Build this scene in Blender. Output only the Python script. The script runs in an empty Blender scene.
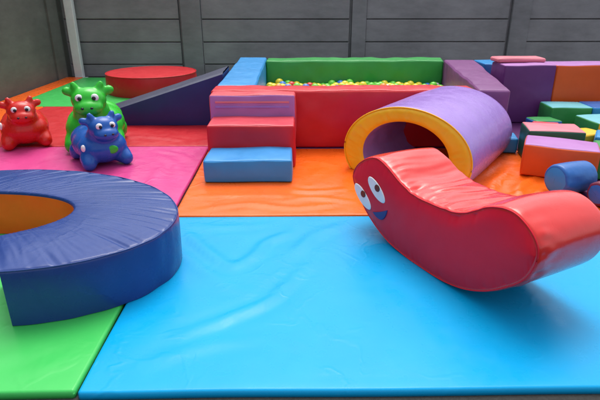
import bpy, bmesh, math, random
from mathutils import Vector, Matrix, noise
random.seed(7)
R = math.radians
scene = bpy.context.scene
col = scene.collection

# ------------------------------------------------------------ camera
cam_d = bpy.data.cameras.new('camera')
cam = bpy.data.objects.new('camera', cam_d); col.objects.link(cam)
cam.location = (0, 0, 1.25)
cam.rotation_euler = (R(90) - math.atan(205 / 510), 0, R(-0.8))
cam_d.sensor_width = 36; cam_d.lens = 36 * 510 / 600
cam_d.clip_start = 0.05; cam_d.clip_end = 400
scene.camera = cam

# ------------------------------------------------------------ sky and sun (bright overcast)
SUN_EL, SUN_AZ = 66, 6         # azimuth measured from +Y towards +X
w = bpy.data.worlds.new('World'); scene.world = w; w.use_nodes = True
nt = w.node_tree; nt.nodes.clear()
sky = nt.nodes.new('ShaderNodeTexSky'); sky.sky_type = 'NISHITA'; sky.sun_disc = False
sky.sun_elevation = R(SUN_EL); sky.sun_rotation = R(SUN_AZ)
sky.air_density = 1.0; sky.dust_density = 4.0; sky.ozone_density = 1.0
bg = nt.nodes.new('ShaderNodeBackground'); bg.inputs['Strength'].default_value = 0.15
wo = nt.nodes.new('ShaderNodeOutputWorld')
hs = nt.nodes.new('ShaderNodeHueSaturation'); hs.inputs['Saturation'].default_value = .35     # overcast: the cloud takes most of the blue out
nt.links.new(sky.outputs[0], hs.inputs['Color']); nt.links.new(hs.outputs[0], bg.inputs[0]); nt.links.new(bg.outputs[0], wo.inputs[0])
sun_d = bpy.data.lights.new('sun', 'SUN'); sun_d.energy = 0.75; sun_d.angle = R(36); sun_d.color = (1, .95, .88)
sun = bpy.data.objects.new('sun', sun_d); col.objects.link(sun)
el, az = R(SUN_EL), R(SUN_AZ)
to_sun = Vector((math.sin(az) * math.cos(el), math.cos(az) * math.cos(el), math.sin(el)))
sun.rotation_euler = to_sun.to_track_quat('Z', 'Y').to_euler()
vs = scene.view_settings
vs.view_transform = 'Standard'; vs.look = 'None'; vs.exposure = 0.8; vs.gamma = 1.0; vs.use_curve_mapping = False

# ------------------------------------------------------------ materials
def vinyl(name, rgb, rough=.34, wr=.25, wscale=9, stretch=(1, 1, 1), coat=.0, dirt=.14, crease=.0, cscale=4.0, spec=.40):
    m = bpy.data.materials.new(name); m.use_nodes = True
    n = m.node_tree.nodes; L = m.node_tree.links; b = n['Principled BSDF']
    tc = n.new('ShaderNodeTexCoord'); mp = n.new('ShaderNodeMapping'); mp.inputs['Scale'].default_value = stretch
    L.new(tc.outputs['Object'], mp.inputs[0])
    # faint scuffs and sun fading in the vinyl itself
    n1 = n.new('ShaderNodeTexNoise'); n1.inputs['Scale'].default_value = 3.1; n1.inputs['Detail'].default_value = 6
    n1.inputs['Roughness'].default_value = .65
    L.new(tc.outputs['Object'], n1.inputs['Vector'])
    mix = n.new('ShaderNodeMixRGB'); mix.blend_type = 'MIX'
    lo = [max(c * (1 - dirt * 1.4), 0) for c in rgb]; hi = [min(c * (1 + dirt) + .012 * dirt * 4, 1) for c in rgb]
    mix.inputs[1].default_value = (*lo, 1); mix.inputs[2].default_value = (*hi, 1)
    L.new(n1.outputs[0], mix.inputs[0])
    nd = n.new('ShaderNodeTexNoise'); nd.inputs['Scale'].default_value = 55; nd.inputs['Detail'].default_value = 6; nd.inputs['Roughness'].default_value = .75
    L.new(tc.outputs['Object'], nd.inputs['Vector'])
    md = n.new('ShaderNodeMapRange'); md.inputs[1].default_value = .60; md.inputs[2].default_value = .80; md.inputs[3].default_value = 0; md.inputs[4].default_value = .08
    L.new(nd.outputs[0], md.inputs[0])
    dm = n.new('ShaderNodeMixRGB'); dm.inputs[2].default_value = (.30, .28, .25, 1)
    L.new(md.outputs[0], dm.inputs[0]); L.new(mix.outputs[0], dm.inputs[1]); L.new(dm.outputs[0], b.inputs['Base Color'])
    # roughness scuffs
    n2 = n.new('ShaderNodeTexNoise'); n2.inputs['Scale'].default_value = 14; n2.inputs['Detail'].default_value = 8
    L.new(tc.outputs['Object'], n2.inputs['Vector'])
    mr = n.new('ShaderNodeMapRange'); mr.inputs[1].default_value = .3; mr.inputs[2].default_value = .75
    mr.inputs[3].default_value = rough - .05; mr.inputs[4].default_value = rough + .09
    L.new(n2.outputs[0], mr.inputs[0]); L.new(mr.outputs[0], b.inputs['Roughness'])
    # soft puckers plus fine leather grain
    n3 = n.new('ShaderNodeTexNoise'); n3.inputs['Scale'].default_value = wscale; n3.inputs['Detail'].default_value = 2.5
    n3.inputs['Distortion'].default_value = 0
    L.new(mp.outputs[0], n3.inputs['Vector'])
    n4 = n.new('ShaderNodeTexNoise'); n4.inputs['Scale'].default_value = 420; n4.inputs['Detail'].default_value = 2
    L.new(tc.outputs['Object'], n4.inputs['Vector'])
    if crease:
        nc = n.new('ShaderNodeTexNoise'); nc.inputs['Scale'].default_value = cscale; nc.inputs['Detail'].default_value = 3
        nc.inputs['Roughness'].default_value = .45; nc.inputs['Distortion'].default_value = .5
        L.new(mp.outputs[0], nc.inputs['Vector'])
        s1 = n.new('ShaderNodeMath'); s1.operation = 'SUBTRACT'; s1.inputs[1].default_value = .5; L.new(nc.outputs[0], s1.inputs[0])
        s2 = n.new('ShaderNodeMath'); s2.operation = 'ABSOLUTE'; L.new(s1.outputs[0], s2.inputs[0])
        s3 = n.new('ShaderNodeMapRange'); s3.interpolation_type = 'SMOOTHSTEP'; s3.inputs[1].default_value = 0; s3.inputs[2].default_value = .055
        s3.inputs[3].default_value = 1; s3.inputs[4].default_value = 0; L.new(s2.outputs[0], s3.inputs[0])
        nm = n.new('ShaderNodeTexNoise'); nm.inputs['Scale'].default_value = 1.9; L.new(tc.outputs['Object'], nm.inputs['Vector'])
        s4 = n.new('ShaderNodeMapRange'); s4.inputs[1].default_value = .46; s4.inputs[2].default_value = .66; L.new(nm.outputs[0], s4.inputs[0])
        s5 = n.new('ShaderNodeMath'); s5.operation = 'MULTIPLY'; L.new(s3.outputs[0], s5.inputs[0]); L.new(s4.outputs[0], s5.inputs[1])
        bc = n.new('ShaderNodeBump'); bc.inputs['Strength'].default_value = crease; bc.inputs['Distance'].default_value = .012
        L.new(s5.outputs[0], bc.inputs['Height'])
    b1 = n.new('ShaderNodeBump'); b1.inputs['Strength'].default_value = wr; b1.inputs['Distance'].default_value = .03
    b2 = n.new('ShaderNodeBump'); b2.inputs['Strength'].default_value = .12; b2.inputs['Distance'].default_value = .0015
    L.new(n3.outputs[0], b1.inputs['Height']); L.new(n4.outputs[0], b2.inputs['Height'])
    if crease: L.new(bc.outputs[0], b1.inputs['Normal'])
    L.new(b1.outputs[0], b2.inputs['Normal']); L.new(b2.outputs[0], b.inputs['Normal'])
    b.inputs['Specular IOR Level'].default_value = spec
    if coat: b.inputs['Coat Weight'].default_value = coat; b.inputs['Coat Roughness'].default_value = .16
    return m

def plain(name, rgb, rough=.5, metal=0):
    m = bpy.data.materials.new(name); m.use_nodes = True
    n = m.node_tree.nodes; L = m.node_tree.links; b = n['Principled BSDF']
    tc = n.new('ShaderNodeTexCoord'); n1 = n.new('ShaderNodeTexNoise'); n1.inputs['Scale'].default_value = 12
    n1.inputs['Detail'].default_value = 5
    L.new(tc.outputs['Object'], n1.inputs['Vector'])
    mix = n.new('ShaderNodeMixRGB'); mix.inputs[1].default_value = (*[c * .88 for c in rgb], 1)
    mix.inputs[2].default_value = (*[min(c * 1.1, 1) for c in rgb], 1)
    L.new(n1.outputs[0], mix.inputs[0]); L.new(mix.outputs[0], b.inputs['Base Color'])
    b.inputs['Roughness'].default_value = rough; b.inputs['Metallic'].default_value = metal
    return m

def fence_mat(name, rgb):
    m = bpy.data.materials.new(name); m.use_nodes = True
    n = m.node_tree.nodes; L = m.node_tree.links; b = n['Principled BSDF']
    tc = n.new('ShaderNodeTexCoord'); mp = n.new('ShaderNodeMapping'); mp.inputs['Scale'].default_value = (.8, .8, 2.2)
    L.new(tc.outputs['Object'], mp.inputs[0])
    n1 = n.new('ShaderNodeTexNoise'); n1.inputs['Scale'].default_value = 4; n1.inputs['Detail'].default_value = 8; n1.inputs['Roughness'].default_value = .7
    L.new(mp.outputs[0], n1.inputs['Vector'])
    n2 = n.new('ShaderNodeTexNoise'); n2.inputs['Scale'].default_value = 1.3; n2.inputs['Detail'].default_value = 6
    L.new(tc.outputs['Object'], n2.inputs['Vector'])
    ad = n.new('ShaderNodeMath'); ad.operation = 'MULTIPLY_ADD'; ad.inputs[1].default_value = .5
    L.new(n1.outputs[0], ad.inputs[0])
    hf = n.new('ShaderNodeMath'); hf.operation = 'MULTIPLY'; hf.inputs[1].default_value = .5
    L.new(n2.outputs[0], hf.inputs[0]); L.new(hf.outputs[0], ad.inputs[2])
    cr = n.new('ShaderNodeValToRGB'); cr.color_ramp.elements[0].position = .36; cr.color_ramp.elements[1].position = .64
    cr.color_ramp.elements[0].color = (*[c * .78 for c in rgb], 1); cr.color_ramp.elements[1].color = (*[c * 1.2 for c in rgb], 1)
    L.new(ad.outputs[0], cr.inputs[0]); L.new(cr.outputs[0], b.inputs['Base Color'])
    b.inputs['Roughness'].default_value = .8
    bp = n.new('ShaderNodeBump'); bp.inputs['Strength'].default_value = .22; bp.inputs['Distance'].default_value = .01
    L.new(n1.outputs[0], bp.inputs['Height']); L.new(bp.outputs[0], b.inputs['Normal'])
    return m

def ground_mat():
    m = bpy.data.materials.new('dark_paving'); m.use_nodes = True
    n = m.node_tree.nodes; L = m.node_tree.links; b = n['Principled BSDF']
    tc = n.new('ShaderNodeTexCoord')
    n1 = n.new('ShaderNodeTexNoise'); n1.inputs['Scale'].default_value = 60; n1.inputs['Detail'].default_value = 8
    L.new(tc.outputs['Object'], n1.inputs['Vector'])
    cr = n.new('ShaderNodeValToRGB'); cr.color_ramp.elements[0].color = (.010, .011, .010, 1); cr.color_ramp.elements[1].color = (.045, .045, .042, 1)
    L.new(n1.outputs[0], cr.inputs[0]); L.new(cr.outputs[0], b.inputs['Base Color']); b.inputs['Roughness'].default_value = .9
    bp = n.new('ShaderNodeBump'); bp.inputs['Strength'].default_value = .5; bp.inputs['Distance'].default_value = .01
    L.new(n1.outputs[0], bp.inputs['Height']); L.new(bp.outputs[0], b.inputs['Normal'])
    return m

M = dict(
    mat_blue=vinyl('sky_blue_vinyl', (.0005, .34, .68), .30, .08, 5, dirt=.07, crease=.13, cscale=4.5, spec=.22),
    mat_green=vinyl('grass_green_vinyl', (.05, .50, .10), .34, .10, 6, dirt=.07, crease=.12, cscale=3.5, spec=.3),
    mat_pink=vinyl('pink_vinyl', (.66, .06, .25), .33, .22, 7, crease=.25, cscale=4, spec=.33),
    mat_orange=vinyl('orange_vinyl', (.94, .135, .006), .28, .22, 6, crease=.22, cscale=4, spec=.33),
    mat_red=vinyl('deep_red_vinyl', (.54, .014, .020), .36, .25, 7),
    mat_purple=vinyl('dark_purple_vinyl', (.10, .02, .11), .4, .2, 7),
    ring=vinyl('navy_blue_vinyl', (.012, .044, .21), .28, .10, 8, crease=.06, cscale=5),
    ring_in=vinyl('orange_lining_vinyl', (.95, .11, .004), .4, .55, 5),
    ramp=vinyl('dark_navy_vinyl', (.020, .024, .15), .42, .15, 6),
    ramp_sheen=vinyl('navy_sheen_vinyl', (.05, .055, .10), .4, .15, 6),  # navy ramp's top: sky sheen put into the colour as grey-blue
    red=vinyl('red_vinyl', (.60, .012, .022), .36, .22, 6),
    blue=vinyl('light_blue_vinyl', (.03, .27, .62), .36, .15, 6),
    green=vinyl('green_vinyl', (.025, .30, .055), .38, .5, 4, (1, 1, .35)),
    purple=vinyl('plum_vinyl', (.20, .055, .20), .40, .2, 6),
    lilac=vinyl('lilac_vinyl', (.33, .19, .58), .25, .12, 5, crease=.05, cscale=5),
    lilac_step=vinyl('lilac_step_vinyl', (.42, .17, .46), .4, .15, 7),
    pinkred=vinyl('coral_red_vinyl', (.62, .06, .08), .36, .15, 6),
    lining=vinyl('violet_lining_vinyl', (.42, .25, .64), .42, .4, 6),
    yellow=vinyl('yellow_vinyl', (.95, .50, .010), .36, .18, 9),
    rock_top=vinyl('bright_red_vinyl', (.70, .020, .016), .24, .10, 8, coat=.4, crease=.15, cscale=6),
    rock_side=vinyl('crimson_vinyl', (.76, .008, .030), .40, .14, 4, spec=.25),
    seam=vinyl('dark_seam_vinyl', (.02, .02, .03), .5, .1, 8),
    deep=vinyl('deep_purple_vinyl', (.14, .03, .17), .42, .25, 5),
    burnt=vinyl('burnt_orange_vinyl', (.74, .10, .010), .40, .2, 5),
    pinktop=vinyl('salmon_pink_vinyl', (.72, .20, .25), .38, .15, 6),
    cube_green=vinyl('leaf_green_vinyl', (.03, .26, .06), .4, .2, 8),
    cyan=vinyl('pale_cyan_vinyl', (.16, .50, .56), .38, .15, 8),
    dkgreen=vinyl('bottle_green_vinyl', (.015, .10, .06), .42, .2, 8),
    royal=vinyl('royal_blue_vinyl', (.02, .13, .42), .32, .3, 9),
    maroon=vinyl('maroon_vinyl', (.17, .015, .04), .36, .35, 9),
    white=plain('white_vinyl', (.80, .79, .80), .35),
    black=plain('black_pupil', (.01, .01, .015), .3),
    mouth=plain('indigo_vinyl', (.035, .012, .14), .35),
    pole=plain('pale_grey_pole', (.76, .78, .78), .5),
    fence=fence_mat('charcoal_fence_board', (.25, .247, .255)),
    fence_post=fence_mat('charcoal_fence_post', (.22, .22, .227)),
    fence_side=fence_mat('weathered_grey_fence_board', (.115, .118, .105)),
    ground=ground_mat(),
    b_red=vinyl('red_rubber', (.62, .015, .010), .26, .05, 6, dirt=.04),
    b_blue=vinyl('blue_rubber', (.010, .095, .40), .26, .05, 6, dirt=.04),
    b_green=vinyl('lime_rubber', (.03, .52, .03), .26, .05, 6, dirt=.04),
)
BALLC = dict(yellow=(.80, .66, .03), green=(.16, .62, .05), red=(.72, .03, .03), blue=(.03, .18, .66), white=(.75, .75, .75), orange=(.85, .25, .02))
for k, c in BALLC.items(): M['ball_' + k] = plain(k + '_ball_plastic', c, .3)

# ------------------------------------------------------------ helpers
def link(name, me, mat=None, parent=None, loc=None, rotz=None):
    o = bpy.data.objects.new(name, me); col.objects.link(o)
    if mat is not None: me.materials.append(mat)
    if parent: o.parent = parent
    if loc is not None: o.location = loc
    if rotz is not None: o.rotation_euler = (0, 0, rotz)
    return o

def tag(o, label=None, cat=None, group=None, kind=None):
    if label: o['label'] = label
    if cat: o['category'] = cat
    if group: o['group'] = group
    if kind: o['kind'] = kind
    return o

def thing(name, label, cat, loc, rotz=0, group=None):
    o = bpy.data.objects.new(name, None); col.objects.link(o)
    o.empty_display_size = .1; o.location = loc; o.rotation_euler = (0, 0, rotz)
    return tag(o, label, cat, group)

def to_mesh(name, verts, faces, smooth=True, merge=0):
    me = bpy.data.meshes.new(name)
    me.from_pydata([tuple(v) for v in verts], [], faces)
    bm = bmesh.new(); bm.from_mesh(me)
    if merge: bmesh.ops.remove_doubles(bm, verts=bm.verts, dist=merge)
    bmesh.ops.recalc_face_normals(bm, faces=bm.faces)
    for f in bm.faces: f.smooth = smooth
    bm.to_mesh(me); bm.free(); return me

def fix_out(me):            # open patches: nothing to do, normals are two-sided in Cycles
    return me

def nz(x, y=0, z=0): return noise.noise(Vector((x, y, z)))

def line(h, r, step):
    """sample positions from -h to h, dense in the rounded zone"""
    out = []
    k = 5
    for i in range(k): out.append(-h + r * (i / k))
    n = max(2, int((2 * (h - r)) / step))
    for i in range(n + 1): out.append(-h + r + 2 * (h - r) * i / n)
    for i in range(1, k + 1): out.append(h - r + r * i / k)
    return out

SIDES = {'top': (2, 1), 'bottom': (2, -1), 'right': (0, 1), 'left': (0, -1), 'back': (1, 1), 'front': (1, -1)}
def rbox_side(side, size, r=.015, step=.05, bulge=.006, seed=0, wrinkle=.0):
    ax, sg = SIDES[side]; H = [s / 2 for s in size]; a, b = [i for i in range(3) if i != ax]
    A = line(H[a], r, step); B = line(H[b], r, step)
    V = []; F = []
    for u in A:
        for v in B:
            p = [0, 0, 0]; p[ax] = sg * H[ax]; p[a] = u; p[b] = v
            core = [max(-(H[i] - r), min(H[i] - r, p[i])) for i in range(3)]
            d = Vector(p) - Vector(core); d.normalize()
            q = Vector(core) + d * r
            fu = 1 - (u / H[a]) ** 2; fv = 1 - (v / H[b]) ** 2
            e = min(1, 3 * fu) * min(1, 3 * fv)
            q[ax] += sg * (bulge * math.sqrt(max(fu * fv, 0)) if side != 'bottom' else 0)
            if wrinkle and side != 'bottom':
                q[ax] += sg * e * wrinkle * nz(q.x * 7 + seed, q.y * 7, q.z * 7)
            if wrinkle:
                lo = min(1, (q.z + H[2]) / (2 * H[2]) * 3)
                q = q + Vector((nz(q.x * 2.6 + seed, q.y * 3.1, q.z * 3 + 3), nz(q.x * 3 + seed, q.y * 2.7, q.z * 3 + 9), lo * nz(q.x * 3.4 + seed, q.y * 3.2, 15))) * .008
            V.append(q)
    nb = len(B)
    for i in range(len(A) - 1):
        for j in range(nb - 1):
            F.append((i * nb + j, i * nb + j + 1, (i + 1) * nb + j + 1, (i + 1) * nb + j))
    return V, F

def rbox(name, size, mat, parent=None, sides=tuple(SIDES), off=(0, 0, 0), **kw):
    V = []; F = []
    for s in sides:
        v, f = rbox_side(s, size, **kw); n = len(V)
        V += [p + Vector(off) for p in v]; F += [tuple(i + n for i in q) for q in f]
    return link(name, to_mesh(name, V, F, merge=1e-5), mat, parent)

def block(name, label, cat, loc, size, mat, rotz=0, panels=None, group=None, r=.015, bulge=.006, wrinkle=.004, seed=0, step=.05, cover='cover'):
    """upholstered foam block standing on loc (centre of its base); panels = {side: (part name, material)}"""
    off = (0, 0, size[2] / 2)
    kw = dict(r=r, bulge=bulge, wrinkle=wrinkle, seed=seed, step=step)
    if not panels:
        o = rbox(name, size, mat, None, off=off, **kw); o.location = loc; o.rotation_euler = (0, 0, rotz)
        return tag(o, label, cat, group)
    t = thing(name, label, cat, loc, rotz, group)
    rbox(cover, size, mat, t, [s for s in SIDES if s not in panels], off, **kw)
    for s, (pn, pm) in panels.items(): rbox(pn, size, pm, t, [s], off, **kw)
    return t

def tube(name, pts, rad, mat, parent, closed=False, n=8):
    V = []; F = []; m = len(pts); pts = [Vector(p) for p in pts]
    for i, p in enumerate(pts):
        q = pts[(i + 1) % m] if (closed or i < m - 1) else p; o = pts[i - 1] if (closed or i > 0) else p
        t = (q - o).normalized(); s = t.cross(Vector((0, 0, 1)))
        if s.length < .1: s = t.cross(Vector((1, 0, 0)))
        s.normalize(); c = s.cross(t)
        for k in range(n):
            a = 2 * math.pi * k / n; V.append(p + (s * math.cos(a) + c * math.sin(a)) * rad)
    for i in range(m if closed else m - 1):
        for k in range(n):
            j = (i + 1) % m
            F.append((i * n + k, i * n + (k + 1) % n, j * n + (k + 1) % n, j * n + k))
    return link(name, to_mesh(name, V, F), mat, parent)

def grid(name, P, mat, parent, closed_u=False, closed_v=False):
    nu, nv = len(P), len(P[0]); V = [p for row in P for p in row]; F = []
    for i in range(nu if closed_u else nu - 1):
        for j in range(nv if closed_v else nv - 1):
            a, b = (i + 1) % nu, (j + 1) % nv
            F.append((i * nv + j, i * nv + b, a * nv + b, a * nv + j))
    return link(name, to_mesh(name, V, F), mat, parent)

def spline(pts, n, closed=False):
    """Catmull-Rom through pts, n samples evenly by arc length"""
    m = len(pts); P = [Vector((*p, 0)) if len(p) == 2 else Vector(p) for p in pts]; raw = []
    segs = m if closed else m - 1
    for i in range(segs):
        if closed: a, b, c, d = P[i - 1], P[i], P[(i + 1) % m], P[(i + 2) % m]
        else: a, b, c, d = P[max(i - 1, 0)], P[i], P[i + 1], P[min(i + 2, m - 1)]
        for k in range(24):
            t = k / 24
            raw.append(.5 * ((2 * b) + (c - a) * t + (2 * a - 5 * b + 4 * c - d) * t * t + (3 * b - a - 3 * c + d) * t ** 3))
    raw.append(P[0].copy() if closed else P[-1].copy())
    L = [0]
    for i in range(1, len(raw)): L.append(L[-1] + (raw[i] - raw[i - 1]).length)
    out = []; j = 0; cnt = n if closed else n - 1
    for k in range(n):
        s = L[-1] * k / cnt
        while j < len(L) - 2 and L[j + 1] < s: j += 1
        dl = L[j + 1] - L[j]; out.append(raw[j].lerp(raw[j + 1], (s - L[j]) / dl if dl > 0 else 0))
    return out

# ------------------------------------------------------------ setting: ground
me = to_mesh('ground', [(-60, -60, -.032), (60, -60, -.032), (60, 80, -.032), (-60, 80, -.032)], [(0, 1, 2, 3)], False)
tag(link('ground', me, M['ground']), kind='structure')

# ------------------------------------------------------------ fences
def fence(name, label, origin, rotz, L, posts, board_mat, post_mat, board_h=.36, first=.17, n=6):
    t = thing(name, label, 'fence', origin, rotz)
    top = first + board_h * n
    def slab(x0, x1, y0, y1, z0, z1, V, F):
        c = .006; b = len(V)
        for (x, y, z) in [(x0, y1, z0), (x1, y1, z0), (x1, y1, z1), (x0, y1, z1), (x0, y0 + c, z0), (x1, y0 + c, z0), (x1, y0 + c, z1), (x0, y0 + c, z1),
                          (x0 + c, y0, z0 + c), (x1 - c, y0, z0 + c), (x1 - c, y0, z1 - c), (x0 + c, y0, z1 - c)]: V.append((x, y, z))
        for f in [(0, 1, 2, 3), (0, 4, 5, 1), (1, 5, 6, 2), (2, 6, 7, 3), (3, 7, 4, 0), (4, 8, 9, 5), (5, 9, 10, 6), (6, 10, 11, 7), (7, 11, 8, 4), (8, 11, 10, 9)]:
            F.append(tuple(b + i for i in f))
    edges = [0] + [p for pw in posts for p in (pw[0] - pw[1] / 2, pw[0] + pw[1] / 2)] + [L]
    for i in range(0, len(edges), 2):
        x0, x1 = edges[i] + .004, edges[i + 1] - .004
        if x1 - x0 < .05: continue
        V, F = [], []
        zs = [-.05, first] + [first + board_h * (k + 1) for k in range(n)]
        for k in range(len(zs) - 1):
            j = random.uniform(-.003, .003)
            slab(x0, x1, j, .05, zs[k], zs[k + 1] - .018, V, F)
        slab(x0, x1, .052, .06, -.05, top, V, F)
        link('board_panel', to_mesh('board_panel', V, F, False), board_mat, t)
    for (x, wd) in posts:
        V, F = [], []
        slab(x - wd / 2 + .035, x + wd / 2, -.035, .09, -.05, top + .06, V, F)
        link('post', to_mesh('post', V, F, False), post_mat, t)
        V, F = [], []
        slab(x - wd / 2, x - wd / 2 + .033, .03, .09, -.05, top + .02, V, F)
        link('post_channel', to_mesh('post_channel', V, F, False), post_mat, t)
    return t
# back fence along +X at Y=8.9 ; local x from 0
fence('board_fence', 'long charcoal grey horizontal board fence along the back behind the ball pit', (-3.78, 8.9, 0), 0, 11.6,
      [(2.10, .36), (4.86, .27), (7.53, .34), (10.3, .34)], M['fence'], M['fence_post'])
# left fence along Y at X=-3.8 (local +x points to -Y)
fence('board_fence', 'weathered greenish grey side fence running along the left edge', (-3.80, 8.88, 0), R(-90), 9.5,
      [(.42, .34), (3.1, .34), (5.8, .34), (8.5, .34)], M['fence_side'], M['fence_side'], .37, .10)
bpy.context.view_layer.update()
# pale pole in the corner
V = []; F = []
pl = thing('corner_pole', 'pale grey square pole standing in the fence corner at the left', 'pole', (-3.55, 8.72, -.05))
rbox('pole_shaft', (.135, .10, 2.6), M['pole'], pl, off=(0, 0, 1.32), r=.012, step=.3, bulge=0)
rbox('pole_foot', (.22, .18, .02), M['pole'], pl, off=(0, 0, .01), r=.004, step=.3, bulge=0)

# ------------------------------------------------------------ floor mats
def crease_field(creases):
    C = []
    for pts, amp, wid in creases:
        P = [Vector((p.x, p.y)) for p in spline(pts, 20)]; g = wid * 4
        C.append((P, amp, wid, (min(p.x for p in P) - g, max(p.x for p in P) + g, min(p.y for p in P) - g, max(p.y for p in P) + g)))
    def h(x, y):
        s = 0; q = Vector((x, y))
        for P, amp, wid, bx in C:
            if not (bx[0] < x < bx[1] and bx[2] < y < bx[3]): continue
            best = 1e9; bt = 0
            for i, p in enumerate(P):
                d = (p - q).length_squared
                if d < best: best = d; bt = i / (len(P) - 1)
            d = math.sqrt(best)
            if d < wid * 4:
                # sharp ridge with a shallow trough beside it
                e = math.exp(-(d / wid) ** 2) - .45 * math.exp(-((d - wid * 2.0) / (wid * 1.1)) ** 2)
                s += amp * e * math.sin(math.pi * min(1, bt * .94 + .04)) ** .7
        return s
    return h

def floor_mat(label, x0, x1, y0, y1, mat, th=.030, creases=(), amb=.0025, scale=3.0, seed=0, step=.035, skew=(0, 0), hem=None, flat=()):
    """one padded vinyl mat with rounded hem; object origin at the middle of its underside"""
    cx, cy = (x0 + x1) / 2, (y0 + y1) / 2; sx, sy = x1 - x0, y1 - y0
    hf = crease_field(creases)
    r = .014; hx, hy = sx / 2, sy / 2
    A = line(hx, r, step); B = line(hy, r, step); V = []; F = []
    for u in A:
        for v in B:
            px, py = u, v
            ex = max(0, abs(u) - (hx - r)); ey = max(0, abs(v) - (hy - r)); d = math.hypot(ex, ey)
            if d > 0:
                if d > r: k = r / d; px = math.copysign(hx - r + ex * k, u) if ex else u; py = math.copysign(hy - r + ey * k, v) if ey else v; d = r
                z = -r + math.sqrt(max(r * r - d * d, 0))
            else: z = 0
            edge = min(hx - abs(u), hy - abs(v)); k = max(0, min(1, (edge - .01) / .10))
            X, Y = u + cx, v + cy
            wob = amb * (nz(X * scale + seed, Y * scale, seed) + .5 * nz(X * scale * 2.3 + seed, Y * scale * 2.3, seed + 5))
            hh = wob + (hf(X, Y) if creases else 0)
            for (fx, fy, fr) in flat:
                dd = math.hypot(X - fx, Y - fy)
                if dd < fr: hh *= max(0, (dd / fr) ** 3)
            z += k * hh
            # the hem itself is never quite straight
            w = .004 * nz(X * 2 + seed, Y * 2, 9)
            V.append((px + (w if abs(u) > hx - .05 else 0), py + (w if abs(v) > hy - .05 else 0), z + th))
    nb = len(B)
    for i in range(len(A) - 1):
        for j in range(nb - 1): F.append((i * nb + j, (i + 1) * nb + j, (i + 1) * nb + j + 1, i * nb + j + 1))
    # skirt down to the ground
    ring = [i * nb for i in range(len(A))] + [(len(A) - 1) * nb + j for j in range(1, nb)] + [i * nb + nb - 1 for i in range(len(A) - 2, -1, -1)] + [j for j in range(nb - 2, 0, -1)]
    base = len(V)
    for i in ring: V.append((V[i][0], V[i][1], 0))
    m = len(ring)
    for k in range(m): F.append((ring[k], ring[(k + 1) % m], base + (k + 1) % m, base + k))
    F.append(tuple(base + k for k in range(m - 1, -1, -1)))
    o = link('floor_mat', to_mesh('floor_mat', V, F), mat, None, (cx, cy, -.032))
    return tag(o, label, 'mat')

G = .012
floor_mat('big sky blue floor mat in the foreground under the red rocker', -.745 + G / 2, 3.2, 1.372, 2.86 - G / 2, M['mat_blue'], seed=1, step=.028, amb=.0035, scale=2.2,
    creases=[([(-.62, 2.66), (-.50, 2.46), (-.36, 2.28), (-.28, 2.24)], .013, .030),
             ([(-.30, 2.22), (-.20, 2.36), (-.15, 2.50), (-.02, 2.62)], .012, .028),
             ([(-.45, 1.68), (-.28, 1.80), (-.12, 1.92), (-.02, 2.08), (.08, 2.26)], .013, .026),
             ([(-.58, 2.42), (-.44, 2.20), (-.30, 2.05), (-.2, 2.0)], .006, .034),
             ([(.02, 2.40), (.16, 2.62), (.34, 2.74)], .006, .035),
             ([(-.05, 2.30), (.05, 2.46), (.12, 2.70)], .005, .03),
             ([(-.70, 2.72), (-.4, 2.70), (-.1, 2.74)], .004, .03),
             ([(1.15, 1.6), (1.4, 1.75), (1.7, 1.8)], .003, .04), ([(-.55, 1.5), (-.35, 1.62), (-.1, 1.66)], .004, .03)],
    flat=[(.5, 2.25, .2), (.75, 2.1, .25), (.95, 2.0, .2)])
floor_mat('grass green floor mat in the near left corner under the curved blue block', -2.25, -.745 - G / 2, 1.375, 2.86 - G / 2, M['mat_green'], seed=2, amb=.002,
    creases=[([(-1.5, 1.42), (-1.2, 1.50), (-.95, 1.62)], .004, .03), ([(-1.1, 1.4), (-.95, 1.47), (-.8, 1.6)], .003, .03)])
floor_mat('pink floor mat under the three bouncy animals', -3.15, -.745 - G / 2, 2.86 + G / 2, 4.42, M['mat_pink'], seed=3, amb=.005, scale=3.2, step=.03,
    creases=[([(-.85, 3.0), (-1.0, 3.4), (-1.05, 3.9)], .009, .03), ([(-.80, 3.5), (-.95, 3.9), (-1.2, 4.2)], .010, .03), ([(-.78, 3.9), (-.95, 4.15), (-1.2, 4.3)], .010, .025),
             ([(-1.3, 3.2), (-1.2, 3.6), (-1.3, 4.1)], .006, .035)], flat=[(-1.5, 3.95, .3), (-2.27, 4.45, .3)])
floor_mat('bright orange floor mat in the middle, wrinkled between steps, tunnel and rocker', -.745 + G / 2, 1.95, 2.86 + G / 2, 4.33, M['mat_orange'], seed=4, amb=.006, scale=2.6, step=.026,
    creases=[([(-.6, 2.95), (-.3, 3.05), (.0, 2.98), (.3, 3.06)], .009, .030), ([(-.65, 3.18), (-.3, 3.22), (.05, 3.18)], .007, .028),
             ([(-.1, 3.35), (.1, 3.28), (.38, 3.32)], .009, .026), ([(-.05, 3.12), (.15, 3.16), (.4, 3.08)], .008, .025),
             ([(1.05, 2.95), (1.3, 3.15), (1.45, 3.45), (1.75, 3.8)], .020, .035), ([(1.2, 2.92), (1.45, 3.05), (1.6, 3.35), (1.85, 3.6)], .022, .032),
             ([(1.35, 2.9), (1.6, 2.98), (1.78, 3.1)], .016, .03), ([(1.45, 3.2), (1.65, 3.22), (1.8, 3.4)], .014, .03), ([(1.3, 3.5), (1.5, 3.75), (1.75, 4.1)], .012, .035),
             ([(.1, 3.55), (.25, 3.85), (.2, 4.2)], .006, .04)], flat=[(-.3, 3.6, .45), (.42, 3.75, .1), (1.72, 3.7, .08)])
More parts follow.
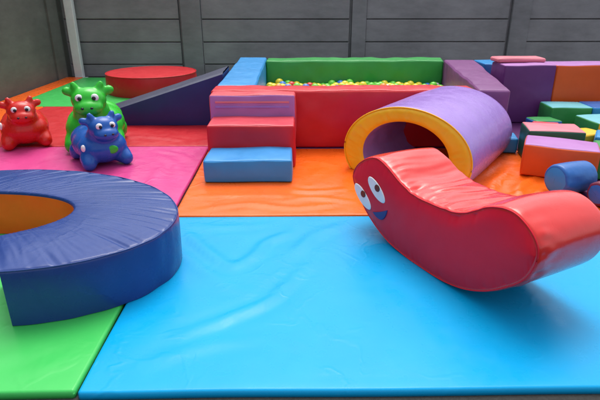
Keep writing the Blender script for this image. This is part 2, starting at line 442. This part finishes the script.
floor_mat('deep red floor mat in front of the dark navy ramp', -3.01, -.745 - G / 2, 4.42 + G, 6.2, M['mat_red'], seed=5, amb=.004,
    creases=[([(-.9, 4.5), (-1.1, 4.65), (-1.5, 4.8)], .008, .03)])
floor_mat('green floor mat in the far left corner under the red podium', -3.44, -.95, 6.2 + G, 8.55, M['mat_green'], seed=6, amb=.003)
floor_mat('narrow orange floor mat along the left side fence', -3.72, -3.44 - G, 6.2 + G, 8.6, M['mat_orange'], seed=7, amb=.004)
floor_mat('orange floor mat at the left edge behind the red bouncy animal', -3.72, -3.02, 4.42 + G, 6.2, M['mat_orange'], seed=17, amb=.004)
floor_mat('dark purple floor mat under the pile of foam blocks at the right', 1.95 + G, 4.9, 2.86 + G / 2, 6.6, M['mat_purple'], seed=8, amb=.003, step=.05)
floor_mat('plum floor mat under the ball pit', -.745 + G / 2, 1.95, 4.33 + G, 7.2, M['deep'], seed=9, amb=.001, step=.06)

# ------------------------------------------------------------ curved blue block (C shape)
def curved_block():
    t = thing('curved_block', 'large navy blue C-shaped foam block with orange inner wall in the left foreground', 'play block', (-1.4, 2.35, 0))
    H = .255; O = Vector((-1.4, 2.35, 0))
    oc, oa, ob, od = Vector((-1.432, 2.377)), .885, .605, Vector((.96, -.279))
    ic, ia, ib, idr = Vector((-1.80, 2.285)), .70, .335, Vector((.995, .097))
    def ell(c, a, b, d, th): e2 = Vector((-d.y, d.x)); return c + d * (a * math.cos(th)) + e2 * (b * math.sin(th))
    N = 420; r = .016
    body = []; inner = []
    for i in range(N + 1):
        k = i / N
        po = ell(oc, oa, ob, od, R(-59.5 + k * 202)); pi = ell(ic, ia, ib, idr, R(-51.5 + k * 167))
        d = (po - pi); W = d.length; d.normalize()
        row = []
        # outer wall up, round the edge, over the top
        path = [(W, 0)] + [(W, H * j / 6) for j in range(1, 6)]
        for j in range(6): a = R(90 * j / 5); path.append((W - r + r * math.cos(a), H - r + r * math.sin(a)))
        nt_ = 22
        for j in range(1, nt_): path.append((W - r - (W - 2 * r) * j / nt_, H))
        for j in range(6): a = R(90 + 90 * j / 5); path.append((r + r * math.cos(a), H - r + r * math.sin(a)))
        endk = min(1, min(k, 1 - k) / .02)
        for (x, z) in path:
            s = x / W
            dz = 0; dx = 0
            if z > H - r * .4:
                f = max(0, min(1, 4 * s * (1 - s)))
                dz += .012 * f * endk
                edge = math.exp(-((1 - s) / .30) ** 2)
                th = k * 200
                dz -= .013 * edge * max(0, nz(th * .30, s * 1.3, 3)) * min(1, (1 - s) / .03 + .1)
                dz -= .003 * f * abs(nz(th * .38 + 30, s * 2.0 + 1.5 * nz(th * .05, s, 2), 8))
                edge2 = math.exp(-(s / .2) ** 2); dz -= .005 * edge2 * abs(nz(th * .5, s, 13))
            elif s > .9:
                dx = .006 * math.sin(math.pi * z / H) + .007 * nz(k * 22, z * 5, 5)
            p = pi + d * (x + dx); row.append(Vector((p.x, p.y, z + dz)) - O)
        body.append(row)
        row = []
        for j in range(13):
            z = (H - r) * j / 12
            bul = .010 * math.sin(math.pi * j / 12) + .008 * nz(k * 20, z * 5, 21) * math.sin(math.pi * j / 12)
            p = pi - d * bul; row.append(Vector((p.x, p.y, z)) - O)
        inner.append(row)
    grid('cover', body, M['ring'], t)
    grid('inner_wall', inner, M['ring_in'], t)
    for k, b, i in ((0, body[0], inner[0]), (1, body[-1], inner[-1])):
        V = list(b) + list(reversed(i)); link('end_panel', to_mesh('end_panel', V, [tuple(range(len(V)))], False), M['ring'], t)
    # piped seam round the outer top edge
    tube('piping', [row[8] + Vector((0, 0, .002)) for row in body[::2]], .003, M['ring'], t)
    return t
curved_block()

# ------------------------------------------------------------ bouncy animals
def template(fn, **kw):
    bm = bmesh.new(); fn(bm, **kw); V = [v.co.copy() for v in bm.verts]; F = [tuple(v.index for v in f.verts) for f in bm.faces]; bm.free(); return V, F
UVV, UVF = template(bmesh.ops.create_uvsphere, u_segments=20, v_segments=14, radius=1)
ICV, ICF = template(bmesh.ops.create_icosphere, subdivisions=1, radius=1)

def blob(name, balls, mat, parent, voxel=.011, smooth=6):
    """one continuous skin grown over ellipsoids [(centre, radii)] and capsules [(p, q, r0, r1)]"""
    SV, SF = [], []
    def sph(c, rad):
        n = len(SV)
        SV.extend((c.x + p.x * rad[0], c.y + p.y * rad[1], c.z + p.z * rad[2]) for p in UVV); SF.extend(tuple(i + n for i in f) for f in UVF)
    for b in balls:
        if len(b) == 2: sph(Vector(b[0]), b[1])
        else:
            p, q, a, c = Vector(b[0]), Vector(b[1]), b[2], b[3]; n = max(3, int((q - p).length / (min(a, c) * .45)))
            for i in range(n + 1): k = i / n; rr = a + (c - a) * k; sph(p.lerp(q, k), (rr, rr, rr))
    me = bpy.data.meshes.new(name); me.from_pydata(SV, [], SF)
    tmp = bpy.data.objects.new('tmp', me); col.objects.link(tmp)
    mo = tmp.modifiers.new('r', 'REMESH'); mo.mode = 'VOXEL'; mo.voxel_size = voxel
    sm = tmp.modifiers.new('s', 'SMOOTH'); sm.iterations = smooth; sm.factor = .5
    dg = bpy.context.evaluated_depsgraph_get(); dg.update()
    res = bpy.data.meshes.new_from_object(tmp.evaluated_get(dg)); res.name = name
    bpy.data.objects.remove(tmp); bpy.data.meshes.remove(me)
    for p in res.polygons: p.use_smooth = True
    res.materials.clear()
    return link(name, res, mat, parent)

def ellipsoid(name, c, rad, mat, parent, rot=None, seg=20):
    bm = bmesh.new(); bmesh.ops.create_uvsphere(bm, u_segments=seg, v_segments=max(8, seg * 2 // 3), radius=1)
    m = Matrix.Translation(c) @ (rot.to_matrix().to_4x4() if rot else Matrix()) @ Matrix.Diagonal((*rad, 1))
    bmesh.ops.transform(bm, matrix=m, verts=bm.verts)
    for f in bm.faces: f.smooth = True
    me = bpy.data.meshes.new(name); bm.to_mesh(me); bm.free()
    return link(name, me, mat, parent)

def bouncer(label, loc, rotz, mat, s=1.0, headup=0.0, spot=None, belly=None):
    """inflatable hopper: fat body on four stub feet, raised head, two horn handles, ears; faces local -Y"""
    t = thing('bouncy_animal', label, 'bouncer', loc, rotz, 'inflatable bouncy animals on the pink mat')
    H = headup
    balls = [((0, .02, .15), (.205, .250, .145)), ((0, -.09, .145), (.200, .175, .135)), ((0, .15, .17), (.185, .15, .13)),
             ((0, -.14, .25 + H * .5), (.125, .12, .11)),
             ((0, -.195, .325 + H), (.118, .100, .088)), ((0, -.262, .285 + H), (.098, .078, .056))]
    for sx in (-1, 1):
        balls += [((sx * .130, -.15, .075), (sx * .150, -.205, .046), .075, .056), ((sx * .13, .17, .075), (sx * .145, .20, .046), .075, .056)]
        balls += [((sx * .060, -.185, .385 + H), (sx * .088, -.178, .430 + H), .028, .022)]                # horn handle
        balls += [((sx * .09, -.17, .37 + H), (sx * .140, -.16, .385 + H), .026, .032)]                    # ear
    balls += [((0, .24, .22), (0, .29, .25), .03, .022)]                                                  # tail
    balls = [((tuple(c * s for c in b[0]), tuple(c * s for c in b[1])) if len(b) == 2 else (tuple(c * s for c in b[0]), tuple(c * s for c in b[1]), b[2] * s, b[3] * s)) for b in balls]
    b = blob('body', balls, mat, t, .0105 * s)
    zmin = min(v.co.z for v in b.data.vertices)
    for v in b.data.vertices:
        v.co.z = v.co.z - zmin if v.co.z - zmin > .004 else 0
    for sx in (-1, 1):
        e = ellipsoid('eye', Vector((sx * .050, -.272, .352 + H)) * s - Vector((0, 0, zmin)), (.026 * s, .018 * s, .026 * s), M['white'], t)
        ellipsoid('pupil', Vector((sx * .046, -.2890, .350 + H)) * s - Vector((0, 0, zmin)), (.013 * s, .007 * s, .014 * s), M['black'], e, seg=14)
    for sx in (-1, 1):
        ellipsoid('nostril', Vector((sx * .030, -.337, .292 + H)) * s - Vector((0, 0, zmin)), (.010 * s, .006 * s, .008 * s), M['black'], t, seg=12)
    if spot:
        for c, rad, mm in spot: ellipsoid('patch', Vector(c) * s, tuple(x * s for x in rad), M[mm], t)
    return t
bouncer('red inflatable bouncy animal with white eyes, at the far left of the pink mat', (-2.42, 4.55, 0), R(27), M['b_red'], .98, spot=[((-.180, -.13, .20), (.014, .034, .034), 'white')])
bouncer('blue inflatable bouncy animal standing in front of the green one', (-1.555, 3.98, 0), R(36), M['b_blue'], .95, spot=[((-.165, -.160, .175), (.020, .030, .030), 'white'), ((.03, -.252, .155), (.05, .012, .035), 'b_green')])
bouncer('lime green inflatable bouncy animal half hidden behind the blue one', (-1.755, 4.50, 0), R(14), M['b_green'], 1.2, headup=.035)

# ------------------------------------------------------------ red round podium
def podium():
    o = Vector((-1.97, 7.3, 0)); rad = .61; H = .26; r = .02
    P = []
    prof = [(.001, H + .012)] + [(rad * k / 10, H + .012 * (1 - (k / 10) ** 2)) for k in range(1, 10)]
    for j in range(6): a = R(90 - 90 * j / 5); prof.append((rad - r + r * math.cos(a), H - r + r * math.sin(a)))
    for j in range(1, 9): prof.append((rad + .008 * math.sin(math.pi * j / 8), (H - r) * (1 - j / 8)))
    for i in range(96):
        a = 2 * math.pi * i / 96
        P.append([Vector((q * math.cos(a), q * math.sin(a), z + (.004 * nz(q * 5 * math.cos(a), q * 5 * math.sin(a), 2) if z > .2 and q < rad * .95 else 0))) for q, z in prof])
    t = thing('round_podium', 'low round red foam podium near the back fence, behind the ramp', 'play block', o)
    grid('cover', P, M['red'], t, closed_u=True)
    tube('piping', [(rad * math.cos(2 * math.pi * i / 80), rad * math.sin(2 * math.pi * i / 80), H - .004) for i in range(80)], .006, M['mat_red'], t, closed=True)
podium()

# ------------------------------------------------------------ navy ramp
def ramp():
    x0, x1, y0, y1, h0, h1 = -2.32, -.70, 5.2, 5.74, .015, .53
    t = thing('foam_ramp', 'dark navy foam wedge ramp rising to the left wall of the ball pit', 'ramp', ((x0 + x1) / 2, (y0 + y1) / 2, 0))
    L = (x1 - x0); n = 40; m = 18
    def top(u, v):      # u along, v across 0..1
        e = min(1, 6 * v, 6 * (1 - v)); return h0 + (h1 - h0) * u + .006 * e * (1 + nz(u * 9, v * 5, 4))
    rr = .012
    P = [[Vector((-L / 2 + L * i / n, -.27 + .54 * j / m, top(i / n, j / m) - (rr if j in (0, m) else 0))) for j in range(m + 1)] for i in range(n + 1)]
    grid('sloped_top', P, M['ramp_sheen'], t)
    for nm, y, sg in (('side_panel', -.27, -1), ('side_panel', .27, 1)):
        Q = [[Vector((-L / 2 + L * i / n, y + sg * (.008 * math.sin(math.pi * k / 8) * min(1, (1 - i / n) * 8, i / n * 8) + .004 * nz(i * .2, k * .3, 3) * math.sin(math.pi * k / 8)), (top(i / n, 0 if sg < 0 else 1) - rr) * k / 8)) for k in range(9)] for i in range(n + 1)]
        grid(nm, Q, M['ramp'], t)
    Q = [[Vector((L / 2, -.27 + .54 * j / m, (h1 - rr) * k / 8)) for k in range(9)] for j in range(m + 1)]
    grid('end_panel', Q, M['ramp'], t)
    Q = [[Vector((-L / 2, -.27 + .54 * j / m, (h0) * k)) for k in range(2)] for j in range(m + 1)]
    grid('toe', Q, M['ramp'], t)
ramp()

# ------------------------------------------------------------ ball pit
PH = .50
pit = thing('ball_pit', 'square foam ball pit with red front, blue left, green back and plum right wall', 'ball pit', (.6, 5.5, 0))
def wall(label, quad, mat, h=PH, seed=0, wr=.006, r=.02):
    """padded wall on a four-cornered footprint (counter-clockwise from front-left), world coordinates"""
    a, b, c, d = [Vector((*q, 0)) for q in quad]
    sx = (b - a).length; sy = (d - a).length
    V = []; F = []
    for s in SIDES:
        v, f = rbox_side(s, (sx, sy, h), r=r, step=.04, bulge=.008, wrinkle=wr, seed=seed); n = len(V)
        for p in v:
            u = p.x / sx + .5; w_ = p.y / sy + .5
            q = a * (1 - u) * (1 - w_) + b * u * (1 - w_) + c * u * w_ + d * (1 - u) * w_
            V.append(Vector((q.x, q.y, p.z + h / 2)) - Vector((.6, 5.5, 0)))
        F += [tuple(i + n for i in q) for q in f]
    o = link('wall', to_mesh('wall', V, F, merge=1e-5), mat, pit); o['label'] = label; return o
wall('red front wall', [(-.69, 4.34), (1.57, 4.34), (1.57, 4.62), (-.69, 4.62)], M['red'], seed=1, wr=.008)
wall('light blue left wall', [(-.68, 4.63), (-.335, 4.63), (-.335, 6.82), (-.68, 6.82)], M['blue'], seed=2)
wall('green back wall', [(-.325, 6.44), (1.86, 6.44), (1.93, 6.80), (-.325, 6.80)], M['green'], seed=3, wr=.012)
wall('plum right wall', [(1.585, 4.36), (1.86, 4.36), (2.26, 6.50), (1.88, 6.50)], M['purple'], seed=4)

BR = .053
def ball_mesh(name, mat, rad=BR, sub=2):
    bm = bmesh.new(); bmesh.ops.create_icosphere(bm, subdivisions=sub, radius=rad)
    for f in bm.faces: f.smooth = True
    me = bpy.data.meshes.new(name); bm.to_mesh(me); bm.free(); me.materials.append(mat); return me
BM = {k: ball_mesh('play_ball', M['ball_' + k]) for k in BALLC}
BL = {k: '%s plastic play ball lying among the other balls in the ball pit' % k for k in BALLC}
wts = ['yellow'] * 8 + ['green'] * 6 + ['red'] * 2 + ['blue'] * 1 + ['white'] * 1 + ['orange'] * 2
cells = []
rows = 5
for j in range(rows):
    Y = 6.375 - j * .102
    x = -.275 + (.046 if j % 2 else 0)
    while x < 1.80:
        mound = .030 * math.exp(-((x + .12) / .16) ** 2) + .030 * math.exp(-((x - .62) / .14) ** 2) + .018 * math.exp(-((x - 1.05) / .2) ** 2)
        z = .205 + mound + random.uniform(-.016, .016)
        cells.append((x + random.uniform(-.003, .003), Y + random.uniform(-.003, .003), z)); x += .108
for (x, y, z) in cells:
    k = random.choice(wts)
    if .5 < x < .78 and random.random() < .6: k = random.choice(['yellow', 'yellow', 'green'])
    o = bpy.data.objects.new('play_ball', BM[k]); col.objects.link(o); o.location = (x, y, z)
    tag(o, BL[k], 'ball', k + ' balls in the ball pit')
# the rest of the filling: layers below and the front of the pit, hidden behind the front wall
SV, SF = [], []
for l, zz in enumerate((.053, .13, .16, .200)):
    y = 4.68; j = 0
    while y < (6.40 if l < 2 else 5.88):
        x = -.28 + (.046 if (j + l) % 2 else 0)
        while x < 1.52 + (y - 4.6) * .15:
            n = len(SV)
            SV.extend((x + p.x * BR, y + p.y * BR, zz + p.z * BR) for p in ICV); SF.extend(tuple(q + n for q in f) for f in ICF)
            x += .112
        y += .10; j += 1
me = bpy.data.meshes.new('play_balls'); me.from_pydata(SV, [], SF)
for p in me.polygons: p.use_smooth = True
for k in BALLC: me.materials.append(M['ball_' + k])
for p in me.polygons: p.material_index = int(((p.index // 20) * 7919 + (p.index // 20) // 3) % 6)
o = link('play_balls', me); tag(o, 'mass of mixed coloured plastic balls filling the ball pit', 'balls', kind='stuff')

# ------------------------------------------------------------ steps
st = thing('foam_steps', 'three foam steps in blue, red and lilac leading up to the ball pit', 'steps', (-.33, 3.9, 0))
def step_part(name, x0, x1, y0, y1, h, mat, top=None, front=None, seed=0):
    off = ((x0 + x1) / 2 + .33, (y0 + y1) / 2 - 3.9, h / 2); sz = (x1 - x0, y1 - y0, h)
    kw = dict(r=.014, bulge=.006, wrinkle=.006, seed=seed, step=.03)
    sd = [s for s in SIDES if not (s == 'top' and top) and not (s == 'front' and front)]
    o = rbox(name, sz, mat, st, sd, off, **kw)
    if top: rbox('top_panel', sz, top, o, ['top'], off, **kw)
    if front: rbox('riser', sz, front, o, ['front'], off, **kw)
    return o
step_part('lower_step', -.635, -.01, 3.45, 3.80, .165, M['blue'], seed=1)
step_part('middle_step', -.655, .015, 3.805, 4.135, .33, M['red'], top=M['pinkred'], seed=2)  # paler top panel: light from above put into the red
us = step_part('upper_step', -.675, .02, 4.14, 4.33, PH, M['pinkred'], front=M['lilac_step'], seed=3)
for z in (.405, .445): # sewn bands across the riser
    rbox('band', (.60, .006, .016), M['pinktop'] if z > .42 else M['lilac'], us, off=(-.33 + .33, 4.133 - 3.9, z), r=.002, step=.1, bulge=0)

# ------------------------------------------------------------ tunnel
def tunnel():
    b = R(-35); L = 1.11
    ro, rv, z0, ti, tv = .492, .355, .168, .160, .102
    t = thing('tunnel_arch', 'lilac half-round foam tunnel with yellow front rim in front of the ball pit', 'tunnel', (.80, 3.52, 0), b)
    N = 110
    ao, ai = math.asin(z0 / rv), math.asin(z0 / (rv - tv))
    def ang(k, a): return -a + (math.pi + 2 * a) * k
    def outer(k, w=0): a = ang(k, ao); return Vector((ro * math.cos(a) * (1 + w), 0, max(0, z0 + rv * math.sin(a) * (1 + w))))
    def inner(k): a = ang(k, ai); return Vector(((ro - ti) * math.cos(a), 0, max(0, z0 + (rv - tv) * math.sin(a))))
    P = []
    for i in range(N + 1):
        a = math.pi * i / N; row = []
        for j in range(37):
            k = j / 36; y = L * k; e = math.sin(math.pi * k) ** .5
            w = -.012 if j in (0, 36) else (.012 * e + .005 * nz(a * 3, y * 3, 2) * e + .004 * e * nz(a * 2.2, y * 16, 5) * abs(2 * k - 1))
            p = outer(i / N, w); row.append(Vector((p.x, y, p.z)))
        P.append(row)
    grid('outer_cover', P, M['lilac'], t)
    P = []
    for i in range(N + 1):
        q = inner(i / N); row = []
        for j in range(25):
            k = 1 + (.035 * nz(i * .14, j * .28, 9) + .012 * nz(i * .4, j * .8, 4)) * min(1, j / 3, (24 - j) / 3)
            row.append(Vector((q.x * k, L * j / 24, q.z * k)))
        P.append(row)
    grid('lining', P, M['lining'], t)
    for y, sg, mt, nm in ((0, -1, 'yellow', 'front_rim'), (L, 1, 'lilac', 'back_rim')):
        P = []
        for i in range(N + 1):
            p, q = outer(i / N, -.012), inner(i / N); row = []
            for j in range(13):
                k = j / 12; m = p.lerp(q, k); e = max(0, 1 - (2 * k - 1) ** 4)
                wr = .005 * nz(i * .55, k * 1.5, 3) * e
                row.append(Vector((m.x, y + sg * (.016 * e + wr), m.z)))
            P.append(row)
        grid(nm, P, M[mt], t)
    tube('piping', [outer(i / 60, -.005) + Vector((0, -.003, 0)) for i in range(61)], .005, M['yellow'], t)
    for sg in (-1, 1):
        xi, xo = abs(inner(0).x), abs(outer(0, -.012).x)
        V = [(sg * xi, 0, .001), (sg * xo, 0, .001), (sg * xo, L, .001), (sg * xi, L, .001)]
        link('foot_panel', to_mesh('foot_panel', V, [(0, 1, 2, 3)], False), M['lilac'], t)
tunnel()

# ------------------------------------------------------------ red rocker with a face
def rocker():
    a = R(26); P0 = Vector((.689, 2.077, -.006)); W = .40
    # local frame: x = along the profile (towards the viewer's right), y = across the width, z up
    v = Vector((math.cos(a), math.sin(a), 0)); u = Vector((v.y, -v.x, 0))
    t = thing('rocker', 'big red crescent-shaped foam rocker with cartoon eyes on its side, on the blue mat', 'rocker', P0)
    t.rotation_euler = (0, 0, math.atan2(u.y, u.x))       # local x -> u, local y -> v
    prof = [(-.782, .256), (-.776, .33), (-.699, .405), (-.578, .456), (-.469, .437), (-.353, .389), (-.231, .359), (-.055, .364), (.069, .386), (.15, .429), (.223, .472),
            (.321, .493), (.395, .473), (.460, .420), (.480, .352), (.442, .243), (.340, .145), (.239, .078), (.127, .032), (.0, .008), (-.15, .003), (-.29, .006), (-.432, .026), (-.569, .078), (-.682, .150)]
    N = 340; S = spline(prof, N, True)
    nrm = []
    for i in range(N):
        d = S[(i + 1) % N] - S[i - 1]; d.normalize(); nrm.append(Vector((d.y, -d.x, 0)))
    cen = sum((s for s in S), Vector()) / N
    if sum(n.dot(s - cen) for n, s in zip(nrm, S)) < 0: nrm = [-n for n in nrm]
    r = .014; rows = []
    cross = []
    for j in range(6): th = R(90 * j / 5); cross.append((r - r * math.cos(th), r - r * math.sin(th)))   # (y, inset)
    for j in range(1, 34): cross.append((r + (W - 2 * r) * j / 34, 0))
    for j in range(6): th = R(90 * j / 5); cross.append((W - r + r * math.sin(th), r - r * math.cos(th)))
    top, bot = [], []
    zmin = 0
    for i in range(N):
        s, n = S[i], nrm[i]; row = []
        up = n.y
        # how concave: seat region gets most puckers
        seat = math.exp(-((s.x + .17) / .36) ** 2) if up > .2 else 0
        tail = math.exp(-((s.x - .42) / .12) ** 2)
        for y, ins in cross:
            k = y / W; e = math.sin(math.pi * min(1, max(0, k))) ** .6 if 0 < k < 1 else 0
            d = -ins + .010 * e * (.4 + .6 * max(up, 0))
            if up > 0.1:
                ph = s.x * 30 + 1.1 * nz(s.x * 2, k * 1.6, 11)
                d += seat * e ** .6 * (.020 * nz(ph * .42, k * .8, 1) + .012 * nz(ph * 1.05, k * 1.1, 31))
                d += seat * .012 * nz(ph * 1.25, k * 4, 4) * math.exp(-((k - .0) / .3) ** 2) * min(1, k * 8)
                d += .008 * e * nz(s.x * 9, k * 1.2, 6)
            d += tail * .014 * nz(S[i].y * 34, k * 5, 14) * math.exp(-(k / .22) ** 2) * min(1, k * 10)
            z = s.y + n.y * d; row.append(Vector((s.x + n.x * d, y, z)))
            zmin = min(zmin, z)
        rows.append(row)
    for row in rows:
        for p in row: p.z = max(p.z, 0.0)
    grid('padded_top', rows, M['rock_top'], t, closed_u=True)
    for yy, idx, sg in ((0, 0, -1), (W, -1, 1)):
        ring = [row[idx].copy() for row in rows]
        ih = min(range(N), key=lambda q: ring[q].x); it = max(range(N), key=lambda q: ring[q].x)
        def arc(a, b): return [ring[q % N] for q in range(a, (b if b > a else b + N) + 1)]
        one, two = spline(arc(ih, it), 200), spline(list(reversed(arc(it, ih))), 200)
        G = []
        for gi, (p, q) in enumerate(zip(one, two)):
            wd = (p - q).length; row = []
            for k in range(25):
                f = k / 24; f = .5 - .5 * math.cos(math.pi * f); m = p.lerp(q, f)
                dd = min(f, 1 - f) * wd
                m.y -= sg * .0055 * max(0, nz(gi * .30, .5 if f < .5 else 7.5, 2)) * math.exp(-(dd / .035) ** 2) * min(1, dd / .006)
                m.y += sg * (.018 * (1 - math.exp(-dd / .06)) + .0035 * min(1, dd / .05) * nz(m.x * 6, m.z * 6, 3)); row.append(m)
            G.append(row)
        o = grid('side_panel', G, M['rock_side'], t)
        if sg < 0: side = o
    tube('piping', [row[2] + Vector((0, -.001, 0)) for row in rows[::2]], .0028, M['rock_side'], t, closed=True)
    # face: sewn-on appliques standing 3 mm proud of the side panel
    def applique(name, cx, cz, pts, y, mat, parent, th=.003):
        V = [(cx + p[0], y, cz + p[1]) for p in pts] + [(cx + p[0] * .94, y - th, cz + p[1] * .94) for p in pts]; n = len(pts)
        F = [tuple(range(n, 2 * n))] + [(i, (i + 1) % n, n + (i + 1) % n, n + i) for i in range(n)]
        return link(name, to_mesh(name, V, F, False), mat, parent)
    def oval(d1, d2, n=40):
        return [(d1[0] * math.cos(q) + d2[0] * math.sin(q), d1[1] * math.cos(q) + d2[1] * math.sin(q)) for q in (2 * math.pi * k / n for k in range(n))]
    for (cx, cz, d1, d2, px, pz) in ((-.652, .209, (.080, -.050), (.030, .028), .010, .018), (-.526, .291, (.076, -.049), (.030, .027), .012, .013)):
        e = applique('eye', cx, cz, oval(d1, d2), -.0165, M['white'], t, .004)
        applique('pupil', cx + px, cz + pz, oval((.022, -.006), (.008, .019)), -.0206, M['black'], e, .002)
    A, B = Vector((-.548, .154)), Vector((-.416, .214)); D = (B - A); Pn = Vector((-D.y, D.x)).normalized(); mp = []
    for k in range(21): q = k / 20; mp.append(A + D * q + Pn * (-.004 * math.sin(math.pi * q)))
    for k in range(1, 20): q = 1 - k / 20; mp.append(A + D * q - Pn * (.048 * math.sin(math.pi * q) ** .8))
    applique('mouth', -.482, .175, [(p.x + .482, p.y - .175) for p in mp], -.0170, M['mouth'], t, .003)
rocker()

# ------------------------------------------------------------ blocks at the right
block('foam_block', 'tall deep purple foam block with lilac top beside the ball pit corner', 'play block', (2.415, 5.45, 0), (.53, .38, .59), M['deep'],
      panels={'top': ('top_panel', M['lilac_step'])}, seed=11)
block('foam_block', 'low deep purple foam block under the long orange one', 'play block', (3.29, 5.48, 0), (1.18, .40, .20), M['deep'], seed=25)
block('foam_block', 'long burnt orange foam block with lilac top, next to the tall purple block', 'play block', (3.285, 5.47, .202), (1.18, .38, .385), M['burnt'],
      panels={'top': ('top_panel', M['lilac_step'])}, seed=12)
block('foam_block', 'thin salmon pink foam pad lying on top of the tall purple block', 'play block', (2.385, 5.54, .597), (.50, .22, .042), M['pinktop'], R(3), seed=26, step=.03)
block('foam_block', 'blue foam block behind the tall purple block and the plum pit wall', 'play block', (2.66, 6.85, 0), (.44, .45, .44), M['royal'],
      panels={'top': ('top_panel', M['blue'])}, seed=13)
block('foam_block', 'small green foam block with pale cyan top in front of the long orange block', 'play block', (2.73, 5.05, 0), (.40, .28, .235), M['cube_green'],
      panels={'top': ('top_panel', M['cyan'])}, seed=14, step=.03)
block('foam_block', 'light blue foam block at the right edge beside the small green block', 'play block', (3.10, 5.04, 0), (.34, .30, .24), M['blue'], panels={'top': ('top_panel', M['royal'])}, seed=15, step=.03)
block('foam_block', 'orange foam block with lilac top lying behind the rocker tail', 'play block', (1.985, 3.63, 0), (.49, .30, .235), M['burnt'], R(-26),
      panels={'top': ('top_panel', M['lilac_step'])}, seed=16, step=.025)
block('foam_block', 'bottle green foam block with salmon pink top behind the orange and lilac block', 'play block', (2.10, 4.02, 0), (.42, .30, .26), M['dkgreen'], R(-12),
      panels={'top': ('top_panel', M['pinktop'])}, seed=17, step=.03)
block('foam_block', 'little light blue foam block between the tunnel foot and the bottle green block', 'play block', (1.85, 4.25, 0), (.13, .20, .13), M['blue'], R(-12), seed=18, step=.02)
block('foam_block', 'green foam block with pale cyan top and yellow front at the right edge', 'play block', (2.90, 4.62, 0), (.40, .34, .19), M['cube_green'], R(8),
      panels={'top': ('top_panel', M['cyan']), 'front': ('front_panel', M['yellow'])}, seed=19, step=.03)
block('foam_block', 'leaf green foam block at the right edge beside the orange and lilac block', 'play block', (2.36, 3.58, 0), (.24, .30, .22), M['cube_green'], R(-20), seed=20, step=.03)

def roll(label, loc, rotz, rad, L, mat, endmat, seed):
    t = thing('foam_roll', label, 'play block', loc, rotz)
    n = 48; prof = []
    P = []
    r = .02
    xs = [(-L / 2, 0.001)] + [(-L / 2 - .008 * (1 - (k / 5) ** 2), (rad - r) * k / 5) for k in range(1, 6)]
    body = []
    for j in range(6): th = R(90 * j / 5); body.append((-L / 2 + r - r * math.cos(th), rad - r + r * math.sin(th)))
    for j in range(1, 12): body.append((-L / 2 + r + (L - 2 * r) * j / 12, rad + .005 * math.sin(math.pi * j / 12)))
    for j in range(6): th = R(90 * j / 5); body.append((L / 2 - r + r * math.sin(th), rad - r + r * math.cos(th)))
    def rev(pr):
        return [[Vector((x, q * math.cos(2 * math.pi * i / n), max(0, rad + q * math.sin(2 * math.pi * i / n)) + 0)) + Vector((0, .006 * nz(x * 9 + seed, i * .3, 1), 0)) for x, q in pr] for i in range(n)]
    grid('cover', rev(body), mat, t, closed_u=True)
    for sg in (-1, 1):
        cap = [(sg * (L / 2 + .008 * (1 - (k / 6) ** 2)), max(.0005, (rad - r) * k / 6)) for k in range(7)]
        grid('end_cap', rev(cap), endmat, t, closed_u=True)
block('foam_block', 'light blue foam block at the right edge beyond the leaf green block', 'play block', (2.62, 3.98, 0), (.30, .30, .20), M['blue'], R(-30), seed=22, step=.03)

block('foam_block', 'yellow foam block wedged between the pink topped block and the cyan topped one', 'play block', (2.50, 4.26, 0), (.26, .22, .16), M['yellow'], R(14), seed=23, step=.03)

block('foam_block', 'small coral red foam block lying just behind the salmon topped bottle green block', 'play block', (2.22, 4.36, 0), (.22, .20, .20), M['pinkred'], R(-18), seed=31, step=.03)
block('foam_block', 'small royal blue foam block with green top at the foot of the tall purple block', 'play block', (2.40, 4.78, 0), (.26, .20, .15), M['royal'], R(9),
      panels={'top': ('top_panel', M['cube_green'])}, seed=32, step=.03)

roll('royal blue foam roll lying behind the tail of the rocker', (1.875, 3.23, 0), R(20), .104, .27, M['royal'], M['blue'], 1)
roll('maroon foam roll at the right edge next to the royal blue roll', (2.03, 3.02, 0), R(20), .080, .24, M['maroon'], M['royal'], 2)
